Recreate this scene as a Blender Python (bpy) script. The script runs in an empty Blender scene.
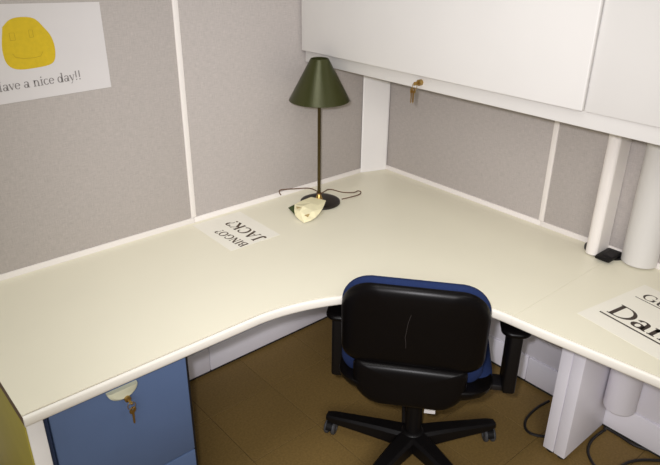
import bpy, bmesh, math, random
from mathutils import Vector, Matrix

random.seed(7)
SC = bpy.context.scene
COL = SC.collection

# ------------------------------------------------------------------ camera, light, exposure
cam_d = bpy.data.cameras.new('camera')
cam = bpy.data.objects.new('camera', cam_d)
COL.objects.link(cam)
cam_d.sensor_fit = 'HORIZONTAL'
cam_d.sensor_width = 36.0
cam_d.lens = 34.87
cam_d.clip_start = 0.02
CR = Vector((0.75463504, -0.65605552, 0.01082154))
CU = Vector((0.27464219, 0.3308026, 0.90285176))
CF = Vector((0.59590068, 0.67835153, -0.42981576))
CP = Vector((-2.12765511, -2.06041884, 1.78193402))
m = Matrix.Identity(4)
for i in range(3):
    m[i][0], m[i][1], m[i][2], m[i][3] = CR[i], CU[i], -CF[i], CP[i]
cam.matrix_world = m
SC.camera = cam

w = bpy.data.worlds.new('office_ambient')
SC.world = w
w.use_nodes = True
w.node_tree.nodes['Background'].inputs['Color'].default_value = (0.97, 0.97, 1.0, 1)
w.node_tree.nodes['Background'].inputs['Strength'].default_value = 0.10


def area(name, loc, sx, sy, power, color):
    d = bpy.data.lights.new(name, 'AREA')
    d.shape = 'RECTANGLE'
    d.size, d.size_y = sx, sy
    d.energy = power
    d.color = color
    o = bpy.data.objects.new(name, d)
    o.location = loc
    COL.objects.link(o)
    return o


WARM = (1.0, 0.975, 0.93)
CEILING_AND_FILL = [(-1.7, -1.1, 15), (-1.0, -3.4, 16), (-3.0, -3.4, 36), (-4.2, -3.4, 36), (-3.0, -4.4, 36), (-4.2, -4.4, 36), (-5.6, -2.2, 26)]  # near pair: overhead fluorescents; the rest added unseen behind the camera as frontal fill
for lx, ly, pw in CEILING_AND_FILL:
    area('ceiling_and_fill_light', (lx, ly, 2.75), 1.2, 0.6, pw, WARM)

# the camera's own flash, left of the lens, with the centre-weighted beam of a flash head
fd = bpy.data.lights.new('camera_flash', 'SPOT')
fd.energy = 128
fd.color = (0.97, 0.95, 1.0)
fd.shadow_soft_size = 0.025
fd.spot_size = math.radians(76)
fd.spot_blend = 1.0
flash = bpy.data.objects.new('camera_flash', fd)
flash.location = CP - CR * 0.055 + CU * 0.05
flash.rotation_euler = (Vector((-0.25, -0.35, 0.85)) - flash.location).to_track_quat('-Z', 'Y').to_euler()
COL.objects.link(flash)

vs = SC.view_settings
vs.view_transform = 'Standard'
vs.look = 'None'
vs.gamma = 1
vs.use_curve_mapping = False
vs.exposure = 0.08


# ------------------------------------------------------------------ materials
def lin(c):
    return tuple((v / 12.92 if v <= 0.04045 else ((v + 0.055) / 1.055) ** 2.4) for v in c)


def rgb(r, g, b):
    return (*lin((r / 255, g / 255, b / 255)), 1)


MATS = {}


def mat(name, col, rough=0.5, metal=0.0, noise=0.0, nscale=40.0, bump=0.0, bscale=200.0, spec=0.5,
        stretch=None, coat=0.0, rand=0.0):
    M = bpy.data.materials.new(name)
    M.use_nodes = True
    nt = M.node_tree
    b = nt.nodes['Principled BSDF']
    b.inputs['Roughness'].default_value = rough
    b.inputs['Metallic'].default_value = metal
    b.inputs['Specular IOR Level'].default_value = spec
    b.inputs['Coat Weight'].default_value = coat
    b.inputs['Base Color'].default_value = col
    tc = nt.nodes.new('ShaderNodeTexCoord')
    src = tc.outputs['Object']
    if stretch:
        mp = nt.nodes.new('ShaderNodeMapping')
        mp.inputs['Scale'].default_value = stretch
        nt.links.new(src, mp.inputs['Vector'])
        src = mp.outputs['Vector']
    if noise > 0 or rand > 0:
        n = nt.nodes.new('ShaderNodeTexNoise')
        n.inputs['Scale'].default_value = nscale
        n.inputs['Detail'].default_value = 5
        nt.links.new(src, n.inputs['Vector'])
        mr = nt.nodes.new('ShaderNodeMapRange')
        mr.inputs['From Min'].default_value = 0.25
        mr.inputs['From Max'].default_value = 0.75
        mr.inputs['To Min'].default_value = 1 - noise
        mr.inputs['To Max'].default_value = 1 + noise
        nt.links.new(n.outputs['Fac'], mr.inputs['Value'])
        val = mr.outputs['Result']
        if rand > 0:
            oi = nt.nodes.new('ShaderNodeObjectInfo')
            m2 = nt.nodes.new('ShaderNodeMapRange')
            m2.inputs['To Min'].default_value = 1 - rand
            m2.inputs['To Max'].default_value = 1 + rand
            nt.links.new(oi.outputs['Random'], m2.inputs['Value'])
            mu = nt.nodes.new('ShaderNodeMath')
            mu.operation = 'MULTIPLY'
            nt.links.new(val, mu.inputs[0])
            nt.links.new(m2.outputs['Result'], mu.inputs[1])
            val = mu.outputs[0]
        vm = nt.nodes.new('ShaderNodeVectorMath')
        vm.operation = 'SCALE'
        vm.inputs[0].default_value = col[:3]
        nt.links.new(val, vm.inputs['Scale'])
        nt.links.new(vm.outputs['Vector'], b.inputs['Base Color'])
    if bump > 0:
        n2 = nt.nodes.new('ShaderNodeTexNoise')
        n2.inputs['Scale'].default_value = bscale
        n2.inputs['Detail'].default_value = 3
        nt.links.new(src, n2.inputs['Vector'])
        bp = nt.nodes.new('ShaderNodeBump')
        bp.inputs['Strength'].default_value = bump
        bp.inputs['Distance'].default_value = 0.002
        nt.links.new(n2.outputs['Fac'], bp.inputs['Height'])
        nt.links.new(bp.outputs['Normal'], b.inputs['Normal'])
    MATS[name] = M
    return M


def fabric(name, col, axis):
    """Woven cubicle cloth: crossed thread noises, one along each direction of the wall plane."""
    M = mat(name, col, rough=0.95, spec=0.1)
    nt = M.node_tree
    b = nt.nodes['Principled BSDF']
    tc = nt.nodes.new('ShaderNodeTexCoord')
    outs = []
    for sc in ((40, 40, 420), (420, 420, 40)):
        mp = nt.nodes.new('ShaderNodeMapping')
        mp.inputs['Scale'].default_value = sc
        n = nt.nodes.new('ShaderNodeTexNoise')
        n.inputs['Scale'].default_value = 1.0
        n.inputs['Detail'].default_value = 3
        nt.links.new(tc.outputs['Object'], mp.inputs['Vector'])
        nt.links.new(mp.outputs['Vector'], n.inputs['Vector'])
        outs.append(n.outputs['Fac'])
    ad = nt.nodes.new('ShaderNodeMath')
    ad.operation = 'ADD'
    nt.links.new(outs[0], ad.inputs[0])
    nt.links.new(outs[1], ad.inputs[1])
    mr = nt.nodes.new('ShaderNodeMapRange')
    mr.inputs['From Min'].default_value = 0.65
    mr.inputs['From Max'].default_value = 1.35
    mr.inputs['To Min'].default_value = 0.87
    mr.inputs['To Max'].default_value = 1.13
    nt.links.new(ad.outputs[0], mr.inputs['Value'])
    vm = nt.nodes.new('ShaderNodeVectorMath')
    vm.operation = 'SCALE'
    vm.inputs[0].default_value = col[:3]
    nt.links.new(mr.outputs['Result'], vm.inputs['Scale'])
    nt.links.new(vm.outputs['Vector'], b.inputs['Base Color'])
    bp = nt.nodes.new('ShaderNodeBump')
    bp.inputs['Strength'].default_value = 0.25
    bp.inputs['Distance'].default_value = 0.001
    nt.links.new(ad.outputs[0], bp.inputs['Height'])
    nt.links.new(bp.outputs['Normal'], b.inputs['Normal'])
    return M


FABRIC = fabric('grey_woven_fabric', rgb(178, 171, 166), 'x')
WHITE = mat('white_enamel', rgb(234, 231, 228), 0.42, noise=0.012, nscale=8)
WHITE_LIT = mat('flash_lit_white_enamel', rgb(242, 239, 246), 0.42, noise=0.012, nscale=8)  # white enamel under the desk, flash light painted in as a lighter, cooler tone
TRIM = mat('white_trim', rgb(232, 226, 220), 0.45)
CABW = mat('cabinet_white_enamel', rgb(212, 209, 204), 0.5, noise=0.012, nscale=6, bump=0.05, bscale=350)
LAMIN = mat('cream_laminate', rgb(234, 229, 207), 0.42, noise=0.012, nscale=5, bump=0.02, bscale=500)
BAND = mat('desk_edge_band', rgb(230, 225, 214), 0.4)
CORE = mat('brown_particle_core', rgb(104, 82, 56), 0.8, noise=0.1, nscale=300)
FLOORM = mat('brown_floor_tile', rgb(122, 98, 54), 0.62, noise=0.20, nscale=120, bump=0.15, bscale=260, spec=0.3, rand=0.05)
GROUT = mat('floor_joint', rgb(66, 50, 32), 0.9, noise=0.1)
BLUE = mat('blue_drawer_enamel', rgb(86, 106, 142), 0.5, noise=0.02, nscale=12, bump=0.03, bscale=400)
NAVY = mat('navy_enamel', rgb(44, 60, 92), 0.5, noise=0.03)
BLACKM = mat('black_metal', rgb(22, 20, 22), 0.45, noise=0.05)
OLIVE = mat('olive_laminate', rgb(162, 150, 60), 0.6, noise=0.06, nscale=9)
PLAST = mat('black_plastic', rgb(10, 8, 8), 0.34, noise=0.08, nscale=60, bump=0.05, bscale=500, spec=0.14)
PLASTS = mat('black_base_plastic', rgb(15, 13, 13), 0.42, noise=0.08, nscale=60, spec=0.22)
RUBBER = mat('grey_caster_tread', rgb(62, 62, 64), 0.6, noise=0.1)
BLUEF = mat('blue_upholstery', rgb(27, 41, 78), 0.9, noise=0.14, nscale=260, bump=0.3, bscale=500, spec=0.2)
GREEN = mat('dark_green_lacquer', rgb(58, 60, 27), 0.34, metal=0.35, noise=0.04, nscale=30)
GREENIN = mat('shade_lining', rgb(190, 186, 170), 0.6, noise=0.03)
POLE = mat('dark_brass_pole', rgb(72, 60, 30), 0.32, metal=0.75, noise=0.08)
LBASE = mat('dark_bronze_base', rgb(32, 25, 20), 0.45, metal=0.1, noise=0.1)
BRASS = mat('brass', rgb(172, 142, 84), 0.34, metal=0.9, noise=0.06, nscale=80)
WIRE = mat('brown_cord', rgb(92, 62, 38), 0.6, noise=0.1)
CORD = mat('black_cord', rgb(26, 22, 20), 0.5, noise=0.1)
PAPER = mat('white_paper', rgb(212, 208, 207), 0.7, noise=0.012, nscale=12)
PAPERD = mat('white_desk_paper', rgb(240, 236, 222), 0.7, noise=0.012, nscale=12)
TAGM = mat('cream_tag_paper', rgb(238, 230, 190), 0.7, noise=0.05, nscale=50)
TAGG = mat('green_tag_paper', rgb(84, 100, 56), 0.7, noise=0.05)
INKB = mat('brown_ink', rgb(84, 68, 52), 0.8, noise=0.1)
INK = mat('black_ink', rgb(66, 56, 48), 0.8, noise=0.1)
FLAP = mat('tan_paper', rgb(198, 178, 128), 0.8, noise=0.05)
INKG = mat('grey_ink', rgb(132, 127, 126), 0.8, noise=0.1)
YELLOW = mat('yellow_crayon', rgb(208, 178, 24), 0.75, noise=0.06, nscale=70)
YLINE = mat('ochre_line', rgb(188, 158, 24), 0.8, noise=0.05)
PULLM = mat('cream_pull_plastic', rgb(214, 214, 188), 0.45, noise=0.03)
SCRATCH = mat('scuffed_plastic', rgb(54, 48, 45), 0.7, noise=0.1)
SLOT = mat('dark_recess', rgb(30, 26, 26), 0.9, noise=0.1)


# ------------------------------------------------------------------ builders
def obj(name, bm, material, parent=None, smooth=False, angle=None):
    me = bpy.data.meshes.new(name)
    bmesh.ops.recalc_face_normals(bm, faces=bm.faces)
    bm.to_mesh(me)
    bm.free()
    me.materials.append(material)
    if smooth:
        for p in me.polygons:
            p.use_smooth = True
        me.set_sharp_from_angle(angle=math.radians(angle or 35))
    o = bpy.data.objects.new(name, me)
    COL.objects.link(o)
    if parent:
        o.parent = parent
    return o


def tag(o, label, cat, group=None):
    o['label'] = label
    o['category'] = cat
    if group:
        o['group'] = group
    return o


def thing(name, label, cat, loc=(0, 0, 0), rotz=0, group=None):
    o = bpy.data.objects.new(name, None)
    o.empty_display_size = 0.05
    COL.objects.link(o)
    o.location = loc
    o.rotation_euler = (0, 0, rotz)
    return tag(o, label, cat, group)


def struct(o, label):
    o['kind'] = 'structure'
    o['label'] = label
    return o


def add_box(bm, x0, x1, y0, y1, z0, z1, bev=0.0, seg=2):
    b2 = bmesh.new()
    bmesh.ops.create_cube(b2, size=1)
    for v in b2.verts:
        v.co = Vector(((x0 + x1) / 2 + v.co.x * (x1 - x0), (y0 + y1) / 2 + v.co.y * (y1 - y0),
                       (z0 + z1) / 2 + v.co.z * (z1 - z0)))
    if bev > 0:
        bmesh.ops.bevel(b2, geom=list(b2.edges), offset=bev, segments=seg, affect='EDGES', profile=0.5)
    merge(bm, b2)
    return bm


def merge(bm, b2, mtx=None):
    vm = {}
    for v in b2.verts:
        vm[v] = bm.verts.new(mtx @ v.co if mtx else v.co)
    for f in b2.faces:
        try:
            bm.faces.new([vm[v] for v in f.verts])
        except ValueError:
            pass
    b2.free()


def box(name, x0, x1, y0, y1, z0, z1, material, parent=None, bev=0.002, seg=2):
    return obj(name, add_box(bmesh.new(), x0, x1, y0, y1, z0, z1, bev, seg), material, parent, smooth=bev > 0)


def add_prism(bm, pts, z0, z1):
    lo = [bm.verts.new((p[0], p[1], z0)) for p in pts]
    hi = [bm.verts.new((p[0], p[1], z1)) for p in pts]
    n = len(pts)
    bm.faces.new(lo[::-1])
    bm.faces.new(hi)
    for i in range(n):
        bm.faces.new((lo[i], lo[(i + 1) % n], hi[(i + 1) % n], hi[i]))
    return bm


def add_lathe(bm, prof, n=32, c=(0, 0, 0), close=True):
    rings = []
    for r, z in prof:
        if r < 1e-6:
            rings.append([bm.verts.new((c[0], c[1], c[2] + z))])
        else:
            rings.append([bm.verts.new((c[0] + r * math.cos(2 * math.pi * k / n),
                                        c[1] + r * math.sin(2 * math.pi * k / n), c[2] + z)) for k in range(n)])
    for a, b in zip(rings, rings[1:]):
        for k in range(n):
            k2 = (k + 1) % n
            if len(a) == 1 and len(b) == 1:
                continue
            if len(a) == 1:
                bm.faces.new((a[0], b[k], b[k2]))
            elif len(b) == 1:
                bm.faces.new((a[k], b[0], a[k2]))
            else:
                bm.faces.new((a[k], a[k2], b[k2], b[k]))
    return bm


def catmull(pts, n=8):
    P = [Vector(p) for p in pts]
    P = [P[0] * 2 - P[1]] + P + [P[-1] * 2 - P[-2]]
    out = []
    for i in range(1, len(P) - 2):
        for k in range(n):
            t = k / n
            a, b, c, d = P[i - 1], P[i], P[i + 1], P[i + 2]
            out.append(0.5 * ((2 * b) + (c - a) * t + (2 * a - 5 * b + 4 * c - d) * t * t + (3 * b - a - 3 * c + d) * t ** 3))
    out.append(P[-2])
    return out


def add_tube(bm, pts, r, n=8):
    pts = [Vector(p) for p in pts]
    rings = []
    prev = None
    for i, p in enumerate(pts):
        t = (pts[min(i + 1, len(pts) - 1)] - pts[max(i - 1, 0)]).normalized()
        if prev is None:
            a = t.cross(Vector((0, 0, 1)))
            if a.length < 1e-3:
                a = t.cross(Vector((1, 0, 0)))
            a.normalize()
        else:
            a = (prev - t * prev.dot(t)).normalized()
        prev = a
        b = t.cross(a)
        rr = r[i] if isinstance(r, (list, tuple)) else r
        rings.append([bm.verts.new(p + (a * math.cos(2 * math.pi * k / n) + b * math.sin(2 * math.pi * k / n)) * rr)
                      for k in range(n)])
    for A, B in zip(rings, rings[1:]):
        for k in range(n):
            bm.faces.new((A[k], A[(k + 1) % n], B[(k + 1) % n], B[k]))
    bm.faces.new(rings[0][::-1])
    bm.faces.new(rings[-1])
    return bm


def rrect(w0, w1, h0, h1, r, n=8):
    """rounded rectangle outline (list of 2-D points, ccw); r may be one radius or four (bl, br, tr, tl)"""
    R = r if isinstance(r, (list, tuple)) else (r,) * 4
    out = []
    for (cx, cy, a0), rr in zip(((w0, h0, 180), (w1, h0, 270), (w1, h1, 0), (w0, h1, 90)), R):
        px = cx + (rr if cx == w0 else -rr)
        py = cy + (rr if cy == h0 else -rr)
        for k in range(n + 1):
            a = math.radians(a0 + 90 * k / n)
            out.append((px + rr * math.cos(a), py + rr * math.sin(a)))
    return out


def pillow(outline, tf, tb, place, centre=None, power=4, rings=(0.0, 0.35, 0.62, 0.8, 0.9, 0.96, 0.99, 1.0)):
    """cushion-like solid: outline in 2-D, thickness tf / tb each side fading to the rim; place(u, v, t) -> 3-D"""
    bm = bmesh.new()
    n = len(outline)
    cx, cy = centre or (sum(p[0] for p in outline) / n, sum(p[1] for p in outline) / n)

    def half(t, sgn):
        R = []
        for s in rings:
            th = t * max(0.0, 1 - s ** power) ** 0.5 * sgn
            if s == 0:
                R.append([bm.verts.new(place(cx, cy, th))])
            else:
                R.append([bm.verts.new(place(cx + (p[0] - cx) * s, cy + (p[1] - cy) * s, th)) for p in outline])
        return R
    A = half(tf, 1)
    B = half(tb, -1)
    for R in (A, B):
        for k in range(n):
            bm.faces.new((R[0][0], R[1][k], R[1][(k + 1) % n]))
        for a, b in zip(R[1:], R[2:]):
            for k in range(n):
                bm.faces.new((a[k], b[k], b[(k + 1) % n], a[(k + 1) % n]))
    bmesh.ops.remove_doubles(bm, verts=bm.verts, dist=1e-5)
    return bm


# ------------------------------------------------------------------ serif lettering (own vector strokes)
def arc(cx, cy, rx, ry, a0, a1, n=14):
    return [(cx + rx * math.cos(math.radians(a0 + (a1 - a0) * k / n)), cy + ry * math.sin(math.radians(a0 + (a1 - a0) * k / n)))
            for k in range(n + 1)]


TK, TN = 0.15, 0.06


def ser(x, y, h=0.13):
    return ([(x - h, y), (x + h, y)], 'n')


def stem(x, y0, y1, s0=True, s1=True):
    r = [([(x, y0), (x, y1)], 'k')]
    if s0:
        r.append(ser(x, y0 + 0.025))
    if s1:
        r.append(ser(x, y1 - 0.025))
    return r


GL = {
    'H': (stem(.2, 0, 1) + stem(.76, 0, 1) + [([(.2, .52), (.76, .52)], 'n')], .98),
    'D': (stem(.2, 0, 1) + [([(.2, .97), (.38, .97)] + arc(.38, .5, .42, .47, 90, -90) + [(.2, .03)], 'v')], .92),
    'a': ([(arc(.22, .19, .16, .17, 0, 360), 'v'), ([(.44, .02), (.44, .46)], 'k'), (arc(.27, .46, .17, .18, 0, 165), 'v'), ser(.5, .03, .07)], .60),
    'v': ([([(.06, .62), (.27, .02)], 'k'), ([(.27, .02), (.47, .62)], 'n'), ser(.08, .62, .09), ser(.46, .62, .09)], .54),
    'e': ([(arc(.28, .32, .22, .30, 5, 325), 'v'), ([(.08, .35), (.5, .35)], 'n')], .57),
    'n': (stem(.16, 0, .64) + [(arc(.34, .40, .18, .22, 180, 0), 'v')] + stem(.53, 0, .42, True, False), .70),
    'i': (stem(.17, 0, .64) + [([(.17, .80), (.17, .94)], 'k')], .36),
    'c': ([(arc(.28, .32, .22, .30, 45, 325), 'v')], .54),
    'd': ([(arc(.26, .32, .2, .3, 0, 360), 'v')] + stem(.5, 0, 1, True, False) + [ser(.45, .98, .08)], .68),
    'y': ([([(.06, .62), (.27, .04)], 'k'), ([(.47, .62), (.2, -.24)], 'n'), ([(.2, -.24), (.06, -.24)], 'n'), ser(.08, .62, .09), ser(.46, .62, .09)], .55),
    'u': (stem(.16, .2, .64, False) + [(arc(.34, .24, .18, .22, 180, 360), 'v')] + stem(.53, 0, .64), .70),
    '!': ([([(.16, .28), (.16, 1)], 'k'), ([(.16, .0), (.16, .14)], 'k')], .36),
    '?': ([(arc(.25, .76, .19, .22, 170, -55), 'v'), ([(.36, .58), (.24, .42), (.24, .26)], 'n'), ([(.24, .0), (.24, .14)], 'k')], .52),
    'G': ([(arc(.48, .5, .38, .48, 50, 330), 'v'), ([(.8, .08), (.8, .42)], 'k'), ser(.78, .42), ([(.74, .88), (.74, .68)], 'n')], .98),
    'B': (stem(.2, 0, 1) + [([(.2, .97), (.38, .97)] + arc(.38, .75, .24, .22, 90, -90) + [(.2, .53)], 'v'),
                            ([(.2, .53), (.42, .53)] + arc(.42, .28, .28, .25, 90, -90) + [(.2, .03)], 'v')], .84),
    'I': (stem(.2, 0, 1), .42),
    'N': ([([(.18, 0), (.18, 1)], 'n'), ([(.18, 1), (.76, 0)], 'k'), ([(.76, 0), (.76, 1)], 'n'), ser(.18, .03), ser(.14, .97), ser(.76, .97)], .96),
    'O': ([(arc(.48, .5, .37, .48, 0, 360, 22), 'v')], .98),
    'J': ([([(.4, .97), (.4, .2)] + arc(.25, .2, .15, .2, 0, -150), 'k'), ser(.4, .97, .16)], .64),
    'A': ([([(.12, 0), (.46, .98)], 'n'), ([(.46, 1), (.82, 0)], 'k'), ([(.25, .36), (.68, .36)], 'n'), ser(.12, .03), ser(.82, .03)], .96),
    'C': ([(arc(.48, .5, .38, .48, 48, 318), 'v'), ([(.74, .9), (.74, .68)], 'n')], .88),
    'K': (stem(.2, 0, 1) + [([(.24, .42), (.74, .98)], 'n'), ([(.4, .6), (.82, 0)], 'k'), ser(.74, .97), ser(.82, .03)], .94),
}


def text_bm(bm, s, o, u, v, size, sx=1.0, lift=0.0004, bold=1.0):
    o, u, v = Vector(o), Vector(u).normalized(), Vector(v).normalized()
    nrm = u.cross(v)
    pen = 0.0
    for ch in s:
        if ch == ' ':
            pen += 0.32
            continue
        strokes, adv = GL[ch]
        for pts, kind in strokes:
            L, R = [], []
            m_ = len(pts)
            for i, p in enumerate(pts):
                a, b = Vector(pts[max(i - 1, 0)]), Vector(pts[min(i + 1, m_ - 1)])
                t = (b - a)
                if t.length < 1e-9:
                    t = Vector((0, 1))
                t.normalize()
                nn = Vector((-t.y, t.x))
                wd = {'k': TK, 'n': TN}.get(kind, TN + (TK - TN) * abs(t.y) ** 1.5) * bold
                for lst, sg in ((L, 0.5), (R, -0.5)):
                    q = Vector(p) + nn * wd * sg
                    lst.append(bm.verts.new(o + u * ((pen + q.x) * size * sx) + v * (q.y * size) + nrm * lift))
            for i in range(m_ - 1):
                bm.faces.new((L[i], R[i], R[i + 1], L[i + 1]))
        pen += adv
    return pen * size * sx


# ================================================================== SETTING
DZ = 0.737          # worktop height
WT = 1.74           # panel height
RS = 0.134          # raceway height
XS, YS = -1.0258, -0.889   # panel joints

# ---- floor
fl = obj('floor', add_box(bmesh.new(), -3.6, 0.07, -3.6, 0.07, -0.03, -0.0025), GROUT)
struct(fl, 'brown speckled tiled office floor')
TS = 0.305
tile_bm = add_box(bmesh.new(), 0.0008, TS - 0.0008, 0.0008, TS - 0.0008, -0.0028, 0, 0.0008, 1)
tile0 = obj('floor_tile', tile_bm, FLOORM, fl)
first = True
for i in range(12):
    for j in range(12):
        t = tile0 if first else tile0.copy()
        if not first:
            COL.objects.link(t)
            t.parent = fl
        first = False
        t.location = (-0.0 - TS * (i + 1) + 0.055, -TS * (j + 1) + 0.055, random.uniform(-0.0003, 0.0003))
        t.rotation_euler = (0, 0, 0)

# ---- partition walls (fabric panels, trim, raceway)
wl = obj('wall_left', add_box(bmesh.new(), -2.9, 0.066, 0.010, 0.060, 0.02, WT - 0.02), WHITE)
struct(wl, 'grey fabric cubicle partition with white trims behind the lamp and smiley poster')
wr = obj('wall_right', add_box(bmesh.new(), 0.010, 0.060, -2.9, 0.010, 0.02, WT - 0.02), WHITE)
struct(wr, 'grey fabric cubicle partition with white trims under the overhead cabinet')


def wall_parts(parent, segs, along, joints):
    def bx(name, a0, a1, d0, d1, z0, z1, mt, bev=0.002):
        # along: 'x' -> wall plane y=0 (d positive goes into the wall); 'y' -> wall plane x=0
        if along == 'x':
            return box(name, a0, a1, d0, d1, z0, z1, mt, parent, bev)
        return box(name, d0, d1, a0, a1, z0, z1, mt, parent, bev)
    for a0, a1 in segs:
        bx('fabric_panel', a0 + 0.011, a1 - 0.011, 0.0, 0.014, DZ + 0.019, WT - 0.03, FABRIC, 0.004)
        bx('lower_panel', a0 + 0.002, a1 - 0.002, 0.002, 0.014, RS + 0.004, DZ - 0.06, WHITE_LIT)
        bx('belt_trim', a0 + 0.0005, a1 - 0.0005, -0.004, 0.014, DZ - 0.058, DZ + 0.020, TRIM, 0.003)
        bx('top_cap', a0 + 0.0005, a1 - 0.0005, -0.006, 0.066, WT - 0.03, WT, TRIM, 0.006)
    for a in joints:
        bx('seam_trim', a - 0.011, a + 0.011, -0.003, 0.014, DZ + 0.020, WT - 0.03, TRIM, 0.003)
    # raceway covers, with dark slits between them
    rj = [segs[0][1]] + [a - (0.05 if along == 'y' else -0.015) for a in joints] + [segs[-1][0]]
    for b, a in zip(rj, rj[1:]):
        bx('raceway_cover', a + 0.0015, b - 0.0015, -0.004, 0.014, 0.014, RS, WHITE_LIT, 0.003)
    bx('floor_gap', segs[-1][0], segs[0][1], 0.004, 0.012, 0.0, RS - 0.005, SLOT, 0)


wall_parts(wl, [(XS, 0.0), (-2.0, XS), (-2.9, -2.0)], 'x', [XS, -2.0])
wall_parts(wr, [(YS, 0.0), (-1.80, YS), (-2.9, -1.80)], 'y', [YS, -1.80])

# ---- corner post
cp_pts = [(-0.134, -0.0045), (-0.128, -0.009), (-0.012, -0.0475), (-0.0045, -0.0475), (-0.0045, -0.0045)]
cp = obj('trim_1', add_prism(bmesh.new(), cp_pts, DZ + 0.0005, 1.70), WHITE)
struct(cp, 'white corner post joining the two cubicle partitions')

# ================================================================== DESK
def bez(a, b, c, d, n):
    out = []
    for k in range(n + 1):
        t = k / n
        out.append(tuple(a[i] * (1 - t) ** 3 + 3 * b[i] * t * (1 - t) ** 2 + 3 * c[i] * t * t * (1 - t) + d[i] * t ** 3 for i in (0, 1)))
    return out


LX = -1.897
FY = -0.717
path_corner = ([(LX, FY), (-1.6, FY), (-1.4, FY)]
               + bez((-1.22, FY), (-0.95, -0.73), (-0.665, -0.95), (-0.648, -1.2053), 30))
path_right = [(-0.648, -1.2057), (-0.640, -1.30), (-0.620, -1.47), (-0.603, -1.62), (-0.598, -1.80), (-0.598, -2.25)]


def offset(path, d):
    out = []
    n = len(path)
    for i in range(n):
        a, b = Vector(path[max(i - 1, 0)]), Vector(path[min(i + 1, n - 1)])
        t = (b - a).normalized()
        nn = Vector((-t.y, t.x))      # left of travel = towards the desk
        out.append((path[i][0] + nn.x * d, path[i][1] + nn.y * d))
    return out


def worktop(name, label, path, back):
    root = thing(name, label, 'desk')
    p1 = offset(path, 0.0130)
    obj('laminate_top', add_prism(bmesh.new(), p1 + back, DZ - 0.003, DZ), LAMIN, root)
    p2 = offset(path, 0.0075)
    obj('core', add_prism(bmesh.new(), p2 + back, DZ - 0.031, DZ - 0.0032), CORE, root)
    # bullnose band swept along the front
    prof = [(0.0085, -0.0300), (0.004, -0.0300), (0.0012, -0.0275), (0.0002, -0.023), (0.0, -0.015), (0.0004, -0.008), (0.0016, -0.004),
            (0.0042, -0.0012), (0.0085, -0.0002)]
    bm = bmesh.new()
    cols = [offset(path, d) for d, z in prof]
    grid = [[bm.verts.new((cols[k][i][0], cols[k][i][1], DZ + prof[k][1])) for k in range(len(prof))] for i in range(len(path))]
    for i in range(len(path) - 1):
        for k in range(len(prof)):
            k2 = (k + 1) % len(prof)
            bm.faces.new((grid[i][k], grid[i + 1][k], grid[i + 1][k2], grid[i][k2]))
    bm.faces.new(grid[0])
    bm.faces.new(grid[-1][::-1])
    obj('edge_band', bm, BAND, root, smooth=True, angle=50)
    return root


worktop('corner_worktop', 'large cream L-shaped corner worktop with curved white front edge', path_corner,
        [(-0.005, -1.2053), (-0.005, -0.005), (LX, -0.005)])
worktop('side_worktop', 'cream worktop section under the bold lettered sheet, right of the faint joint', path_right,
        [(-0.005, -2.25), (-0.005, -1.2057)])

# ---- end panel at the left end
ep = thing('desk_end_panel', 'white-edged desk end panel with olive outer face left of the blue drawers', 'panel')
box('panel_board', LX + 0.004, LX + 0.044, -0.700, -0.012, 0.0, DZ - 0.033, WHITE, ep, 0.003)
box('outer_face', LX + 0.0, LX + 0.004, -0.697, -0.012, 0.004, DZ - 0.034, OLIVE, ep, 0.001)

# ---- blue pedestal
PX0, PX1, PY = LX + 0.046, -1.436, -0.676
pd = thing('drawer_pedestal', 'blue metal drawer pedestal with keys in its lock under the desk', 'cabinet')
box('body', PX0, PX1, PY + 0.02, -0.10, 0.012, DZ - 0.036, BLACKM, pd, 0.002)
box('side_rail', PX0, PX0 + 0.014, PY + 0.006, PY + 0.0195, 0.014, DZ - 0.038, NAVY, pd, 0.002)
drs = []
for z0, z1 in ((0.336, DZ - 0.040), (0.02, 0.331)):
    d = box('drawer_front', PX0 + 0.016, PX1 - 0.016, PY, PY + 0.0195, z0, z1, BLUE, pd, 0.003)
    drs.append(d)
# half-moon pull on the top drawer
px = -1.646
bm = bmesh.new()
n = 20
prof = []
outl = [(0.043 * math.cos(math.radians(180 + 180 * k / n)), 0.036 * math.sin(math.radians(180 + 180 * k / n))) for k in range(n + 1)]
b0 = [bm.verts.new((px + a, PY + 0.0005, 0.674 + b)) for a, b in outl]
b1 = [bm.verts.new((px + a * 0.98, PY - 0.010, 0.674 + b * 0.98)) for a, b in outl]
b2 = [bm.verts.new((px + a * 0.8, PY - 0.016, 0.674 + b * 0.8)) for a, b in outl]
for A, B in ((b0, b1), (b1, b2)):
    for k in range(n):
        bm.faces.new((A[k], A[k + 1], B[k + 1], B[k]))
bm.faces.new(b2)
bm.faces.new(b0[::-1])
bm.faces.new([b0[0], b1[0], b2[0], b2[-1], b1[-1], b0[-1]])
pull = obj('lock_pull', bm, PULLM, drs[0], smooth=True, angle=40)
pull['label'] = 'cream half-moon lock pull'


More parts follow.
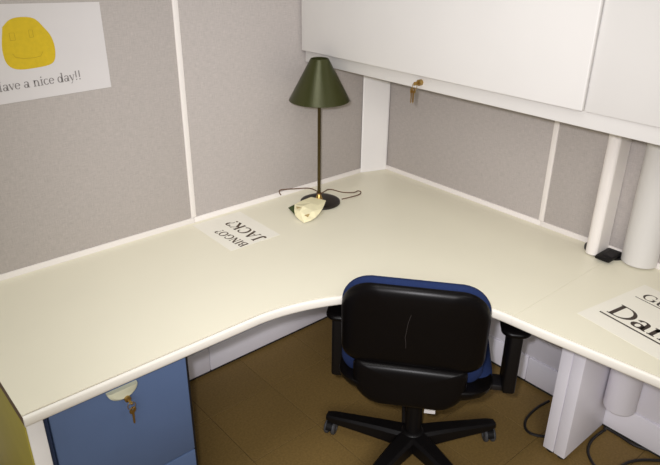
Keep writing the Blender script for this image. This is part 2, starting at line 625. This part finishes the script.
def key_bm(bm, loc, nrm, side, drop, bow=0.010):
    """key hanging from loc: bow ring (flat disc with hole) then the blade"""
    loc, nrm, side = Vector(loc), Vector(nrm).normalized(), Vector(side).normalized()
    dn = Vector((0, 0, -1))
    rings = []
    n = 14
    for t in (-0.0009, 0.0009):
        rings.append([bm.verts.new(loc + dn * bow + nrm * t + (side * math.cos(2 * math.pi * k / n) + dn * math.sin(2 * math.pi * k / n)) * bow) for k in range(n)])
        rings.append([bm.verts.new(loc + dn * bow * 0.6 + nrm * t + (side * math.cos(2 * math.pi * k / n) + dn * math.sin(2 * math.pi * k / n)) * bow * 0.35) for k in range(n)])
    o0, i0, o1, i1 = rings
    for k in range(n):
        j = (k + 1) % n
        bm.faces.new((o0[k], o0[j], i0[j], i0[k]))
        bm.faces.new((o1[k], i1[k], i1[j], o1[j]))
        bm.faces.new((o0[k], o1[k], o1[j], o0[j]))
        bm.faces.new((i0[k], i0[j], i1[j], i1[k]))
    zt = bow * 1.9
    shape = [(-0.0034, 0), (0.0034, 0), (0.0034, drop * 0.35), (0.0022, drop * 0.42), (0.0034, drop * 0.55), (0.002, drop * 0.68), (0.0030, drop * 0.8), (0.0, drop)]
    shape += [(-0.0034, drop * 0.85)]
    lo = [bm.verts.new(loc + side * a + dn * (zt + b) - nrm * 0.0008) for a, b in shape]
    hi = [bm.verts.new(loc + side * a + dn * (zt + b) + nrm * 0.0008) for a, b in shape]
    bm.faces.new(lo)
    bm.faces.new(hi[::-1])
    for k in range(len(shape)):
        j = (k + 1) % len(shape)
        bm.faces.new((lo[k], lo[j], hi[j], hi[k]))
    return bm


def lock_y(parent, x, y, z, nm='lock_cylinder'):
    bm = bmesh.new()
    add_tube(bm, [(x, y + 0.002, z), (x, y - 0.008, z), (x, y - 0.009, z)], [0.009, 0.009, 0.007], 16)
    return obj(nm, bm, BRASS, parent, smooth=True, angle=40)


lk = lock_y(drs[0], px + 0.006, PY - 0.014, 0.641)
kk = thing('key_set', 'brass keys hanging from the pull on the blue drawer', 'key')
bm = bmesh.new()
add_box(bm, px + 0.0022, px + 0.0098, PY - 0.046, PY - 0.0235, 0.6395, 0.6425, 0.0008)
obj('inserted_key', bm, BRASS, kk)
bm = bmesh.new()
add_tube(bm, [Vector((px + 0.006, PY - 0.040, 0.632)) + Vector((0.011 * math.cos(a), 0, 0.011 * math.sin(a))) for a in [k * math.pi / 8 for k in range(17)]], 0.0011, 6)
obj('key_ring', bm, BRASS, kk, smooth=True)
obj('hanging_key', key_bm(bmesh.new(), (px + 0.007, PY - 0.040, 0.627), (0.3, -1, 0), (1, 0.3, 0), 0.036, 0.011), BRASS, kk)

# ---- leg panel under right worktop
lg = thing('desk_leg_panel', 'white double-edged leg panel on black feet under the right worktop', 'desk leg')
box('panel_board', -0.298, -0.012, -1.2565, -1.213, 0.018, DZ - 0.032, WHITE_LIT, lg, 0.003)
box('panel_board', -0.298, -0.012, -1.302, -1.258, 0.018, DZ - 0.032, WHITE_LIT, lg, 0.003)
for (fx, fy) in ((-0.270, -1.235), (-0.270, -1.280), (-0.05, -1.257)):
    obj('leveler_foot', add_lathe(bmesh.new(), [(0, 0), (0.017, 0), (0.018, 0.006), (0.010, 0.010), (0.008, 0.02), (0, 0.02)], 16, (fx, fy, 0)),
        BLACKM, lg, smooth=True)

# ---- overhead cabinet
CX, CDX = -0.469, -0.489
CZ0, CZ1 = 1.292, 1.70
ov = thing('overhead_cabinet', 'long white overhead cabinet mounted on the right partition', 'cabinet')
box('body', CX, -0.007, -2.20, -0.008, CZ0, CZ1, CABW, ov, 0.003)
dr = box('flipper_door', CDX, CX - 0.0008, -1.222, -0.0085, CZ0 + 0.047, CZ1 + 0.004, CABW, ov, 0.004, 3)
box('fixed_front', CX - 0.008, CX - 0.0008, -2.195, -1.226, CZ0 + 0.046, CZ1 + 0.004, CABW, ov, 0.003)
bm = bmesh.new()
add_tube(bm, [(CX + 0.002, -0.629, 1.315), (CX - 0.012, -0.629, 1.315), (CX - 0.0135, -0.629, 1.315)], [0.0105, 0.0105, 0.008], 16)
l2 = obj('lock_cylinder', bm, BRASS, ov, smooth=True, angle=40)
l2['label'] = 'small brass lock'
k2 = thing('cabinet_key', 'small brass keys hanging from the overhead cabinet lock', 'key')
bm = bmesh.new()
add_box(bm, CX - 0.037, CX - 0.0142, -0.630, -0.628, 1.309, 1.3205, 0.0006)
obj('inserted_key', bm, BRASS, k2)
bm = bmesh.new()
add_tube(bm, [Vector((CX - 0.031, -0.629, 1.306)) + Vector((0, 0.010 * math.cos(a), 0.010 * math.sin(a))) for a in [k * math.pi / 8 for k in range(17)]], 0.001, 6)
obj('key_ring', bm, BRASS, k2, smooth=True)
obj('hanging_key', key_bm(bmesh.new(), (CX - 0.031, -0.625, 1.300), (-1, 0.1, 0), (0.1, 1, 0), 0.034, 0.010), BRASS, k2)
obj('hanging_key', key_bm(bmesh.new(), (CX - 0.034, -0.619, 1.300), (-0.3, 1, 0), (1, 0.3, 0), 0.034, 0.010), BRASS, k2)

# ---- two uprights carrying the cabinet, and the black cable grommet between them
pts = [(-0.0055, -1.170), (-0.0055, -1.126), (-0.078, -1.126)] + arc(-0.082, -1.148, 0.014, 0.022, 90, 270, 10) + [(-0.078, -1.170)]
u1 = obj('support_upright', add_prism(bmesh.new(), pts, DZ + 0.0065, CZ0 - 0.001), TRIM, None, smooth=True, angle=30)
tag(u1, 'narrow flat white upright left of the black cable tray, carrying the overhead cabinet', 'post')
pts = arc(-0.0065, -1.286, 0.060, 0.060, 90, 270, 22)
u2 = obj('support_column', add_prism(bmesh.new(), pts, DZ + 0.0065, CZ0 - 0.001), CABW, None, smooth=True, angle=30)
tag(u2, 'wide half-round white column right of the black cable tray, carrying the overhead cabinet', 'post')
gr = thing('cable_grommet', 'black half-round cable tray set in the worktop between two white uprights', 'grommet')
go = arc(-0.0065, -1.168, 0.078, 0.078, 90, 270, 26)
obj('tray', add_prism(bmesh.new(), go, DZ + 0.0005, DZ + 0.004), BLACKM, gr)
bm = bmesh.new()
ri = arc(-0.0065, -1.168, 0.072, 0.072, 90, 270, 26)
lo = [[bm.verts.new((p[0], p[1], z)) for p in q] for q, z in ((go, DZ + 0.0005), (go, DZ + 0.0055), (ri, DZ + 0.0062), (ri, DZ + 0.0041))]
for a, b in zip(lo, lo[1:]):
    for k in range(len(go) - 1):
        bm.faces.new((a[k], a[k + 1], b[k + 1], b[k]))
obj('rim', bm, BLACKM, gr, smooth=True, angle=40)
box('clip', -0.110, -0.012, -1.228, -1.174, DZ + 0.0064, DZ + 0.019, PLASTS, gr, 0.004)
box('slot', -0.085, -0.030, -1.222, -1.190, DZ + 0.0192, DZ + 0.0200, SLOT, gr, 0)

# ---- rounded tube hanging below the worktop
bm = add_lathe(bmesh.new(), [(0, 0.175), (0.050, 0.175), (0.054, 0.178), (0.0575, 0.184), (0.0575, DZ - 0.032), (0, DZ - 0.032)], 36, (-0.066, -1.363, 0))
ct = obj('cable_tube', bm, WHITE_LIT, None, smooth=True, angle=40)
tag(ct, 'short fat white tube hanging below the worktop beside the leg panel', 'tube')

# ================================================================== LAMP
LP = Vector((-0.519, -0.161, DZ))
lamp = thing('desk_lamp', 'desk lamp with dark green cone shade on a thin brass pole', 'lamp', LP)
obj('base', add_lathe(bmesh.new(), [(0, 0.0005), (0.080, 0.0005), (0.084, 0.004), (0.083, 0.010), (0.074, 0.0145), (0.05, 0.0175), (0.012, 0.019), (0, 0.019)], 40,
                      (0.000, -0.004, 0)), LBASE, lamp, smooth=True, angle=50)
obj('pole', add_lathe(bmesh.new(), [(0, 0.0185), (0.0068, 0.0185), (0.0068, 0.56), (0, 0.56)], 16, (-0.014, -0.012, 0)), POLE, lamp, smooth=True)
obj('pole_collar', add_lathe(bmesh.new(), [(0.0072, 0.019), (0.016, 0.019), (0.015, 0.027), (0.010, 0.040), (0.0072, 0.046)], 20, (-0.014, -0.012, 0)), BRASS, lamp, smooth=True)
bm = bmesh.new()
add_lathe(bm, [(0.117, 0.440), (0.1182, 0.4395), (0.1190, 0.441), (0.036, 0.596), (0.034, 0.599), (0.032, 0.597), (0.114, 0.442), (0.117, 0.440)], 56, (-0.014, -0.012, 0))
sh = obj('lamp_shade', bm, GREEN, lamp, smooth=True, angle=45)
obj('shade_cap', add_lathe(bmesh.new(), [(0, 0.581), (0.0305, 0.581), (0.0305, 0.585), (0.01, 0.580), (0, 0.580)], 24, (-0.014, -0.012, 0)), BLACKM, sh, smooth=True)
obj('socket', add_lathe(bmesh.new(), [(0, 0.50), (0.017, 0.50), (0.020, 0.51), (0.020, 0.580), (0, 0.580)], 20, (-0.014, -0.012, 0)), BLACKM, lamp, smooth=True)


def unz(px, py, z):
    """photo measurement to a point at height z (used once, for small laid-out things)"""
    f = 639.35
    d = CR * ((px - 330) / f) + CU * (-(py - 232.5) / f) + CF
    return CP + d * ((z - CP.z) / d.z)


# cord tied at the pole
PB = LP + Vector((-0.014, -0.012, 0.0))
wl_pts = [(-0.627, -0.035, DZ + 0.022), (-0.631, -0.030, DZ + 0.032), (-0.624, -0.030, DZ + 0.043), (-0.582, -0.062, DZ + 0.047), (-0.53, -0.105, DZ + 0.050), (PB.x + 0.004, PB.y + 0.010, DZ + 0.052)]
wr_pts = [(PB.x + 0.008, PB.y - 0.008, DZ + 0.050), (-0.455, -0.150, DZ + 0.040), (-0.405, -0.175, DZ + 0.022), (-0.350, -0.188, DZ + 0.010), (-0.318, -0.182, DZ + 0.008),
          (-0.312, -0.194, DZ + 0.006), (-0.335, -0.210, DZ + 0.005), (-0.385, -0.207, DZ + 0.004), (-0.428, -0.200, DZ + 0.004)]
bm = bmesh.new()
add_tube(bm, catmull(wl_pts, 6), 0.0024, 6)
add_tube(bm, catmull(wr_pts, 6), 0.0024, 6)
ring = [(PB.x + 0.0095 * math.cos(a), PB.y + 0.0095 * math.sin(a), DZ + 0.051) for a in [k * math.pi / 8 for k in range(17)]]
add_tube(bm, ring, 0.0020, 6)
cd = obj('lamp_cord', bm, WIRE, None, smooth=True)
tag(cd, 'thin brown cord tied round the lamp pole with two loose ends', 'cord')

# crumpled tag lying over the lamp base
outline_px = [(294.5, 204.5), (302, 200.5), (311, 197.0), (318, 198.3), (326, 200.5), (324.5, 204.5), (322.7, 208.5), (320, 212.7), (315.5, 217.5), (311, 220.5), (304, 223), (299, 219.5), (295, 215), (294.2, 210)]
oz = [0.030, 0.034, 0.033, 0.030, 0.027, 0.027, 0.026, 0.018, 0.010, 0.006, 0.003, 0.004, 0.012, 0.024]
rim = [unz(x, y, DZ + z) for (x, y), z in zip(outline_px, oz)]
inner_px = [(303, 206), (311, 203), (318, 205), (314, 211), (306, 215), (300, 211)]
iz = [0.045, 0.040, 0.035, 0.032, 0.026, 0.034]
inn = [unz(x, y, DZ + z) for (x, y), z in zip(inner_px, iz)]
ctr = unz(308, 208.5, DZ + 0.037)
TP = rim[10].copy()
tg = thing('hang_tag', 'crumpled cream paper tag with green corner lying on the lamp base', 'tag', (ctr.x, ctr.y, DZ))


def crumple(rim, inn, ctr, root):
    bm = bmesh.new()
    R = [bm.verts.new(p - root) for p in rim]
    I = [bm.verts.new(p - root) for p in inn]
    c = bm.verts.new(ctr - root)
    ni, nr = len(I), len(R)
    near = [min(range(ni), key=lambda k: (rim[i] - inn[k]).length) for i in range(nr)]
    for i in range(nr):
        j = (i + 1) % nr
        if near[i] == near[j]:
            bm.faces.new((R[i], R[j], I[near[i]]))
        else:
            bm.faces.new((R[i], R[j], I[near[j]]))
            bm.faces.new((R[i], I[near[j]], I[near[i]]))
    for k in range(ni):
        bm.faces.new((I[k], I[(k + 1) % ni], c))
    bmesh.ops.recalc_face_normals(bm, faces=bm.faces)
    bmesh.ops.solidify(bm, geom=list(bm.faces), thickness=0.0008)
    return bm


rootv = Vector((ctr.x, ctr.y, DZ))
sheet = obj('tag_sheet', crumple(rim, inn, ctr, rootv), TAGM, tg)
bm = bmesh.new()
tri = [unz(288, 207.7, DZ + 0.012), unz(294.8, 204.3, DZ + 0.026), unz(294.6, 214.5, DZ + 0.010)]
bm.faces.new([bm.verts.new(p - rootv) for p in tri])
bmesh.ops.solidify(bm, geom=list(bm.faces), thickness=0.0008)
gc = obj('tag_corner', bm, TAGG, tg)
gc['label'] = 'dark green folded corner'
for a, b, cpt in (((304, 215.2, .030), (310, 213.6, .034), (308, 217.2, .024)), ((296, 206.5, .034), (301.5, 207.2, .043), (297, 208.6, .034))):
    bm = bmesh.new()
    bm.faces.new([bm.verts.new(unz(p[0], p[1], DZ + p[2] + 0.003) - rootv) for p in (a, b, cpt)])
    bmesh.ops.solidify(bm, geom=list(bm.faces), thickness=0.0006)
    obj('torn_flap', bm, FLAP, tg)

# ================================================================== PAPERS
# wall poster
ps = thing('smiley_poster', 'white paper poster with yellow smiling blob pinned to the left partition', 'poster', (-1.51, -0.0008, 1.30), 0)
PO = Vector((-1.51, -0.0008, 1.30))


def wpt(x, z, d=0.0):
    # slight hand-hung tilt of the sheet
    return Vector((x, -0.0008 - d, z)) - PO


corners = [(-1.735, 1.295), (-1.285, 1.302), (-1.287, 1.567), (-1.737, 1.583)]
bm = bmesh.new()
lo = [bm.verts.new(wpt(x, z, 0)) for x, z in corners]
hi = [bm.verts.new(wpt(x, z, 0.0006)) for x, z in corners]
bm.faces.new(hi)
bm.faces.new(lo[::-1])
for k in range(4):
    bm.faces.new((lo[k], lo[(k + 1) % 4], hi[(k + 1) % 4], hi[k]))
obj('sheet', bm, PAPER, ps)
blob = [(-1.582, 1.515), (-1.56, 1.533), (-1.531, 1.539), (-1.492, 1.533), (-1.468, 1.507), (-1.449, 1.475), (-1.445, 1.432), (-1.460, 1.399), (-1.515, 1.391), (-1.564, 1.393), (-1.589, 1.412), (-1.594, 1.455)]
bl = catmull([(x, z, 0) for x, z in blob + blob[:1]], 5)[:-1]
bm = bmesh.new()
bm.faces.new([bm.verts.new(wpt(p.x, p.y, 0.0009)) for p in bl])
face = obj('yellow_blob', bm, YELLOW, ps)


def ribbon(bm, pts, wdt, d):
    P = [Vector((p[0], p[1])) for p in pts]
    L, R = [], []
    for i, p in enumerate(P):
        t = (P[min(i + 1, len(P) - 1)] - P[max(i - 1, 0)]).normalized()
        nn = Vector((-t.y, t.x)) * wdt / 2
        L.append(bm.verts.new(wpt(p.x + nn.x, p.y + nn.y, d)))
        R.append(bm.verts.new(wpt(p.x - nn.x, p.y - nn.y, d)))
    for i in range(len(P) - 1):
        bm.faces.new((L[i], R[i], R[i + 1], L[i + 1]))


for x0, x1, z0, z1 in ((-1.567, -1.553, 1.476, 1.497), (-1.512, -1.501, 1.480, 1.501)):
    bm = bmesh.new()
    ribbon(bm, [(x0, z0), (x0, z1), (x1, z1), (x1, z0), (x0, z0)], 0.0022, 0.0012)
    obj('eye', bm, YLINE, face)
bm = bmesh.new()
ribbon(bm, [(-1.568, 1.438), (-1.562, 1.428), (-1.54, 1.422), (-1.51, 1.421), (-1.49, 1.424), (-1.482, 1.436)], 0.0022, 0.0012)
obj('mouth', bm, YLINE, face)
bm = bmesh.new()
text_bm(bm, 'Have a nice day!!', Vector((-1.643, -0.0008, 1.3335)) - PO, (1, 0, 0.024), (-0.024, 0, 1), 0.0285, 1.04, 0.001, 0.85)
obj('lettering', bm, INKG, ps)


def flat_sheet(root, o, u, v, lu, lv, th=0.0005, material=PAPERD):
    o, u, v = Vector(o), Vector(u).normalized(), Vector(v).normalized()
    bm = bmesh.new()
    P = [o, o + u * lu, o + u * lu + v * lv, o + v * lv]
    lo = [bm.verts.new(p) for p in P]
    hi = [bm.verts.new(p + Vector((0, 0, th))) for p in P]
    bm.faces.new(lo[::-1])
    bm.faces.new(hi)
    for k in range(4):
        bm.faces.new((lo[k], lo[(k + 1) % 4], hi[(k + 1) % 4], hi[k]))
    return obj('sheet', bm, material, root)


# sheet lying upside down to us near the left partition
s1 = thing('printed_sheet', 'white sheet printed with two short upside-down words, lying beside the lamp', 'paper', (-0.95, -0.16, DZ + 0.0004))
S1 = Vector((-0.95, -0.16, 0))
flat_sheet(s1, Vector((-0.837, -0.307, 0)) - S1, (0.02, 1, 0), (-1, 0.02, 0), 0.279, 0.216)
bm = bmesh.new()
text_bm(bm, 'JACK?', Vector((-0.893, -0.300, 0.0005)) - S1, (0.0, 1, 0), (-1, 0.0, 0), 0.052, 1.02, 0.0004, 1.3)
obj('lettering', bm, INKB, s1)
bm = bmesh.new()
text_bm(bm, 'BINGO?', Vector((-0.972, -0.300, 0.0005)) - S1, (-0.05, 1, 0), (-1, -0.05, 0), 0.036, 1.02, 0.0004, 1.3)
obj('lettering', bm, INKB, s1)

# sheet with the big name near the right edge
s2 = thing('name_sheet', 'white sheet with big bold underlined lettering at the right end of the desk', 'paper', (-0.40, -1.45, DZ + 0.0004))
S2 = Vector((-0.40, -1.45, 0))
U, V = Vector((-0.16, -0.987, 0)), Vector((0.987, -0.16, 0))
flat_sheet(s2, Vector((-0.477, -1.319, 0)) - S2, U, V, 0.43, 0.335)
bm = bmesh.new()
text_bm(bm, 'Dan', Vector((-0.399, -1.366, 0.0005)) - S2, U, V, 0.076, 1.18, 0.0004)
obj('lettering', bm, INK, s2)
bm = bmesh.new()
text_bm(bm, 'Gu', Vector((-0.236, -1.398, 0.0005)) - S2, U, V, 0.042, 1.18, 0.0004)
obj('lettering', bm, INK, s2)
for o, ln, wd in (((-0.411, -1.359), 0.30, 0.0065), ((-0.243, -1.388), 0.22, 0.0035)):
    bm = bmesh.new()
    o = Vector((o[0], o[1], 0.0009)) - S2
    uu = U.normalized()
    vv = V.normalized()
    bm.faces.new([bm.verts.new(p) for p in (o - vv * wd, o + uu * ln - vv * wd, o + uu * ln, o)])
    obj('underline', bm, INK, s2)

# ================================================================== CHAIR
HEAD = 40
ch = thing('office_chair', 'black plastic backed office chair with blue upholstery and five-star caster base', 'chair', (-0.699, -0.906, 0), math.radians(HEAD - 90))


def back_place(y0, lean=0.10, bend=0.55, z0=0.5):
    def f(u, v, t):
        return Vector((u, y0 - t + bend * u * u - lean * (v - z0), v))
    return f


BXC = -0.026   # back centre offset
# cushion (t positive = rearward)
cush = pillow(rrect(BXC - 0.224, BXC + 0.224, 0.475, 0.860, (0.06, 0.06, 0.105, 0.105), 10), 0.022, 0.045, back_place(-0.172), power=6)
obj('back_cushion', cush, BLUEF, ch, smooth=True, angle=60)
shell = pillow(rrect(BXC - 0.222, BXC + 0.222, 0.553, 0.855, (0.05, 0.05, 0.105, 0.105), 10), 0.026, 0.004, back_place(-0.200), power=9)
bs = obj('back_shell', shell, PLAST, ch, smooth=True, angle=60)
bs['label'] = 'glossy black plastic back shell'
sf = back_place(-0.200)
bm = bmesh.new()
add_tube(bm, [sf(u, v, 0.0262) for u, v in ((-0.036, 0.775), (-0.043, 0.745), (-0.046, 0.715), (-0.049, 0.69), (-0.046, 0.672), (-0.045, 0.650))], 0.0006, 5)
obj('scratch', bm, SCRATCH, bs)
low = pillow(rrect(BXC - 0.180, BXC + 0.176, 0.418, 0.566, (0.085, 0.085, 0.02, 0.02), 10), 0.026, 0.020, back_place(-0.216, lean=-0.05, bend=0.40), power=9)
obj('lumbar_cover', low, PLAST, ch, smooth=True, angle=60)
for sx in (-1, 1):
    obj('shell_screw', add_lathe(bmesh.new(), [(0, -0.003), (0.006, -0.003), (0.006, 0.0), (0, 0.001)], 12), BLACKM, ch, smooth=True).matrix_local = \
        Matrix.Translation((BXC + sx * 0.195, -0.2245 + 0.55 * 0.195 ** 2 + 0.012, 0.600)) @ Matrix.Rotation(math.radians(90), 4, 'X')
# seat
seat = pillow(rrect(-0.242, 0.242, -0.165, 0.245, (0.10, 0.10, 0.09, 0.09), 10), 0.040, 0.030, lambda u, v, t: Vector((u, v, 0.468 + t)), power=6)
obj('seat', seat, BLUEF, ch, smooth=True, angle=60)
pan = pillow(rrect(-0.258, 0.236, -0.228, 0.245, (0.10, 0.10, 0.09, 0.09), 10), 0.012, 0.066, lambda u, v, t: Vector((u, v, 0.468 + t + max(0.0, -0.05 - v) * 0.13)), power=5)
obj('seat_pan', pan, PLAST, ch, smooth=True, angle=60)
box('tilt_mechanism', -0.09, 0.09, -0.10, 0.12, 0.345, 0.398, BLACKM, ch, 0.01)
bm = bmesh.new()
add_tube(bm, [(0, -0.19, 0.43), (0, -0.15, 0.385), (0, -0.05, 0.37)], 0.022, 10)
obj('back_bracket', bm, BLACKM, ch, smooth=True)
# gas lift + base
obj('gas_lift', add_lathe(bmesh.new(), [(0, 0.10), (0.030, 0.10), (0.030, 0.25), (0.024, 0.252), (0.020, 0.26), (0.020, 0.350), (0, 0.350)], 24), PLASTS, ch, smooth=True, angle=40)
obj('base_hub', add_lathe(bmesh.new(), [(0, 0.062), (0.046, 0.062), (0.054, 0.075), (0.052, 0.105), (0.040, 0.122), (0.032, 0.128), (0, 0.128)], 28), PLASTS, ch, smooth=True, angle=40)


def base_leg():
    bm = bmesh.new()
    secs = [(0.030, 0.036, 0.062, 0.122), (0.12, 0.031, 0.064, 0.116), (0.22, 0.026, 0.066, 0.106), (0.306, 0.023, 0.068, 0.097), (0.335, 0.016, 0.072, 0.092)]
    rings = []
    for r, hw, z0, z1 in secs:
        b = 0.32
        pts = [(-hw, z0), (hw, z0), (hw, z1 - hw * b), (hw * 0.7, z1), (-hw * 0.7, z1), (-hw, z1 - hw * b)]
        rings.append([bm.verts.new((r, p[0], p[1])) for p in pts])
    for a, b in zip(rings, rings[1:]):
        for k in range(6):
            bm.faces.new((a[k], a[(k + 1) % 6], b[(k + 1) % 6], b[k]))
    bm.faces.new(rings[0])
    bm.faces.new(rings[-1][::-1])
    return bm


def wheel(sgn):
    bm = bmesh.new()
    add_lathe(bm, [(0, 0.000), (0.020, 0.000), (0.024, 0.002), (0.0275, 0.006), (0.0275, 0.013), (0.024, 0.017), (0.012, 0.018), (0.010, 0.015), (0, 0.015)], 24)
    bmesh.ops.rotate(bm, verts=bm.verts, cent=(0, 0, 0), matrix=Matrix.Rotation(math.radians(-90 * sgn), 3, 'X'))
    bmesh.ops.translate(bm, verts=bm.verts, vec=(0, 0.004 * sgn, 0))
    return bm


world_angles = [45.7 + 72 * k for k in range(5)]
swivels = [150, 78, 30, 200, 104]
for k, wa in enumerate(world_angles):
    a = math.radians(wa - (HEAD - 90))
    leg = obj('base_leg', base_leg(), PLASTS, ch, smooth=True, angle=40)
    leg.rotation_euler = (0, 0, a)
    cs = bmesh.new()
    # caster hood: a half ring over the wheels with its stem
    add_lathe(cs, [(0, 0.040), (0.008, 0.040), (0.008, 0.072), (0, 0.072)], 12)
    n = 10
    outer = [(0.031 * math.cos(math.radians(20 + 150 * q / n)), 0.028 + 0.031 * math.sin(math.radians(20 + 150 * q / n))) for q in range(n + 1)]
    inner = [(0.0285 * math.cos(math.radians(20 + 150 * q / n)), 0.028 + 0.0285 * math.sin(math.radians(20 + 150 * q / n))) for q in range(n + 1)]
    prof2 = outer + inner[::-1]
    v0 = [cs.verts.new((x, -0.012, z)) for x, z in prof2]
    v1 = [cs.verts.new((x, 0.012, z)) for x, z in prof2]
    N2 = len(prof2)
    for q in range(N2):
        cs.faces.new((v0[q], v0[(q + 1) % N2], v1[(q + 1) % N2], v1[q]))
    for q in range(n):
        cs.faces.new((v0[q], v0[q + 1], v0[N2 - 2 - q], v0[N2 - 1 - q]))
        cs.faces.new((v1[q], v1[N2 - 1 - q], v1[N2 - 2 - q], v1[q + 1]))
    caster = obj('caster', cs, PLASTS, ch, smooth=True, angle=40)
    caster.location = (0.320 * math.cos(a), 0.320 * math.sin(a), 0)
    caster.rotation_euler = (0, 0, math.radians(swivels[k]))
    for sg in (-1, 1):
        wh = obj('wheel', wheel(sg), RUBBER, caster, smooth=True, angle=40)
        wh.location = (0, 0, 0.0278)
# arms
for sx, ax, pw in ((-1, -0.264, -0.272), (1, 0.294, 0.300)):
    ar = obj('armrest', pillow(rrect(ax - 0.047, ax + 0.047, -0.12, 0.15, 0.036, 8), 0.016, 0.016,
                               lambda u, v, t: Vector((u, v, 0.647 + t)), power=8), PLAST, ch, smooth=True, angle=60)
    bm = bmesh.new()
    add_box(bm, pw - 0.021, pw + 0.021, -0.085, 0.020, 0.395, 0.635, 0.010, 3)
    obj('arm_post', bm, PLASTS, ch, smooth=True, angle=40)
    bm = bmesh.new()
    add_box(bm, min(sx * 0.13, pw), max(sx * 0.13, pw), -0.060, 0.005, 0.386, 0.410, 0.006, 2)
    obj('arm_bracket', bm, BLACKM, ch, smooth=True, angle=40)
# white care label dangling under the seat
bm = bmesh.new()
add_box(bm, 0.030, 0.066, -0.150, -0.148, 0.335, 0.402)
cl = obj('care_label', bm, PAPER, ch)

# ================================================================== CABLES ON THE FLOOR
def cable(pts, r, label):
    o = obj('power_cable', add_tube(bmesh.new(), catmull(pts, 8), r, 8), CORD, None, smooth=True)
    return tag(o, label, 'cable')


R_ = 0.0055
c1 = [(549, 401), (537, 408), (527, 418), (525, 427), (530, 433), (540, 436), (552, 436), (566, 430)]
cable([unz(x, y, R_) for x, y in c1[:7]], R_, 'black cable looping out on the floor left of the white leg panel')
c2 = [(606, 428), (620, 436), (632, 444), (645, 449), (660, 452), (680, 456)]
cable([Vector((-0.03, -1.322, 0.012))] + [unz(x, y, R_) for x, y in c2], R_, 'black cable running along the floor by the right partition')
c3 = [(603, 431), (592, 440), (588, 451), (592, 462), (600, 472)]
cable([unz(x, y, R_) for x, y in c3], R_, 'black cable curling towards us in front of the leg panel')
c4 = [(618, 468), (630, 462), (645, 460), (665, 461)]
cable([unz(x, y, R_) for x, y in c4], R_, 'short black cable stretch at the bottom right of the floor')
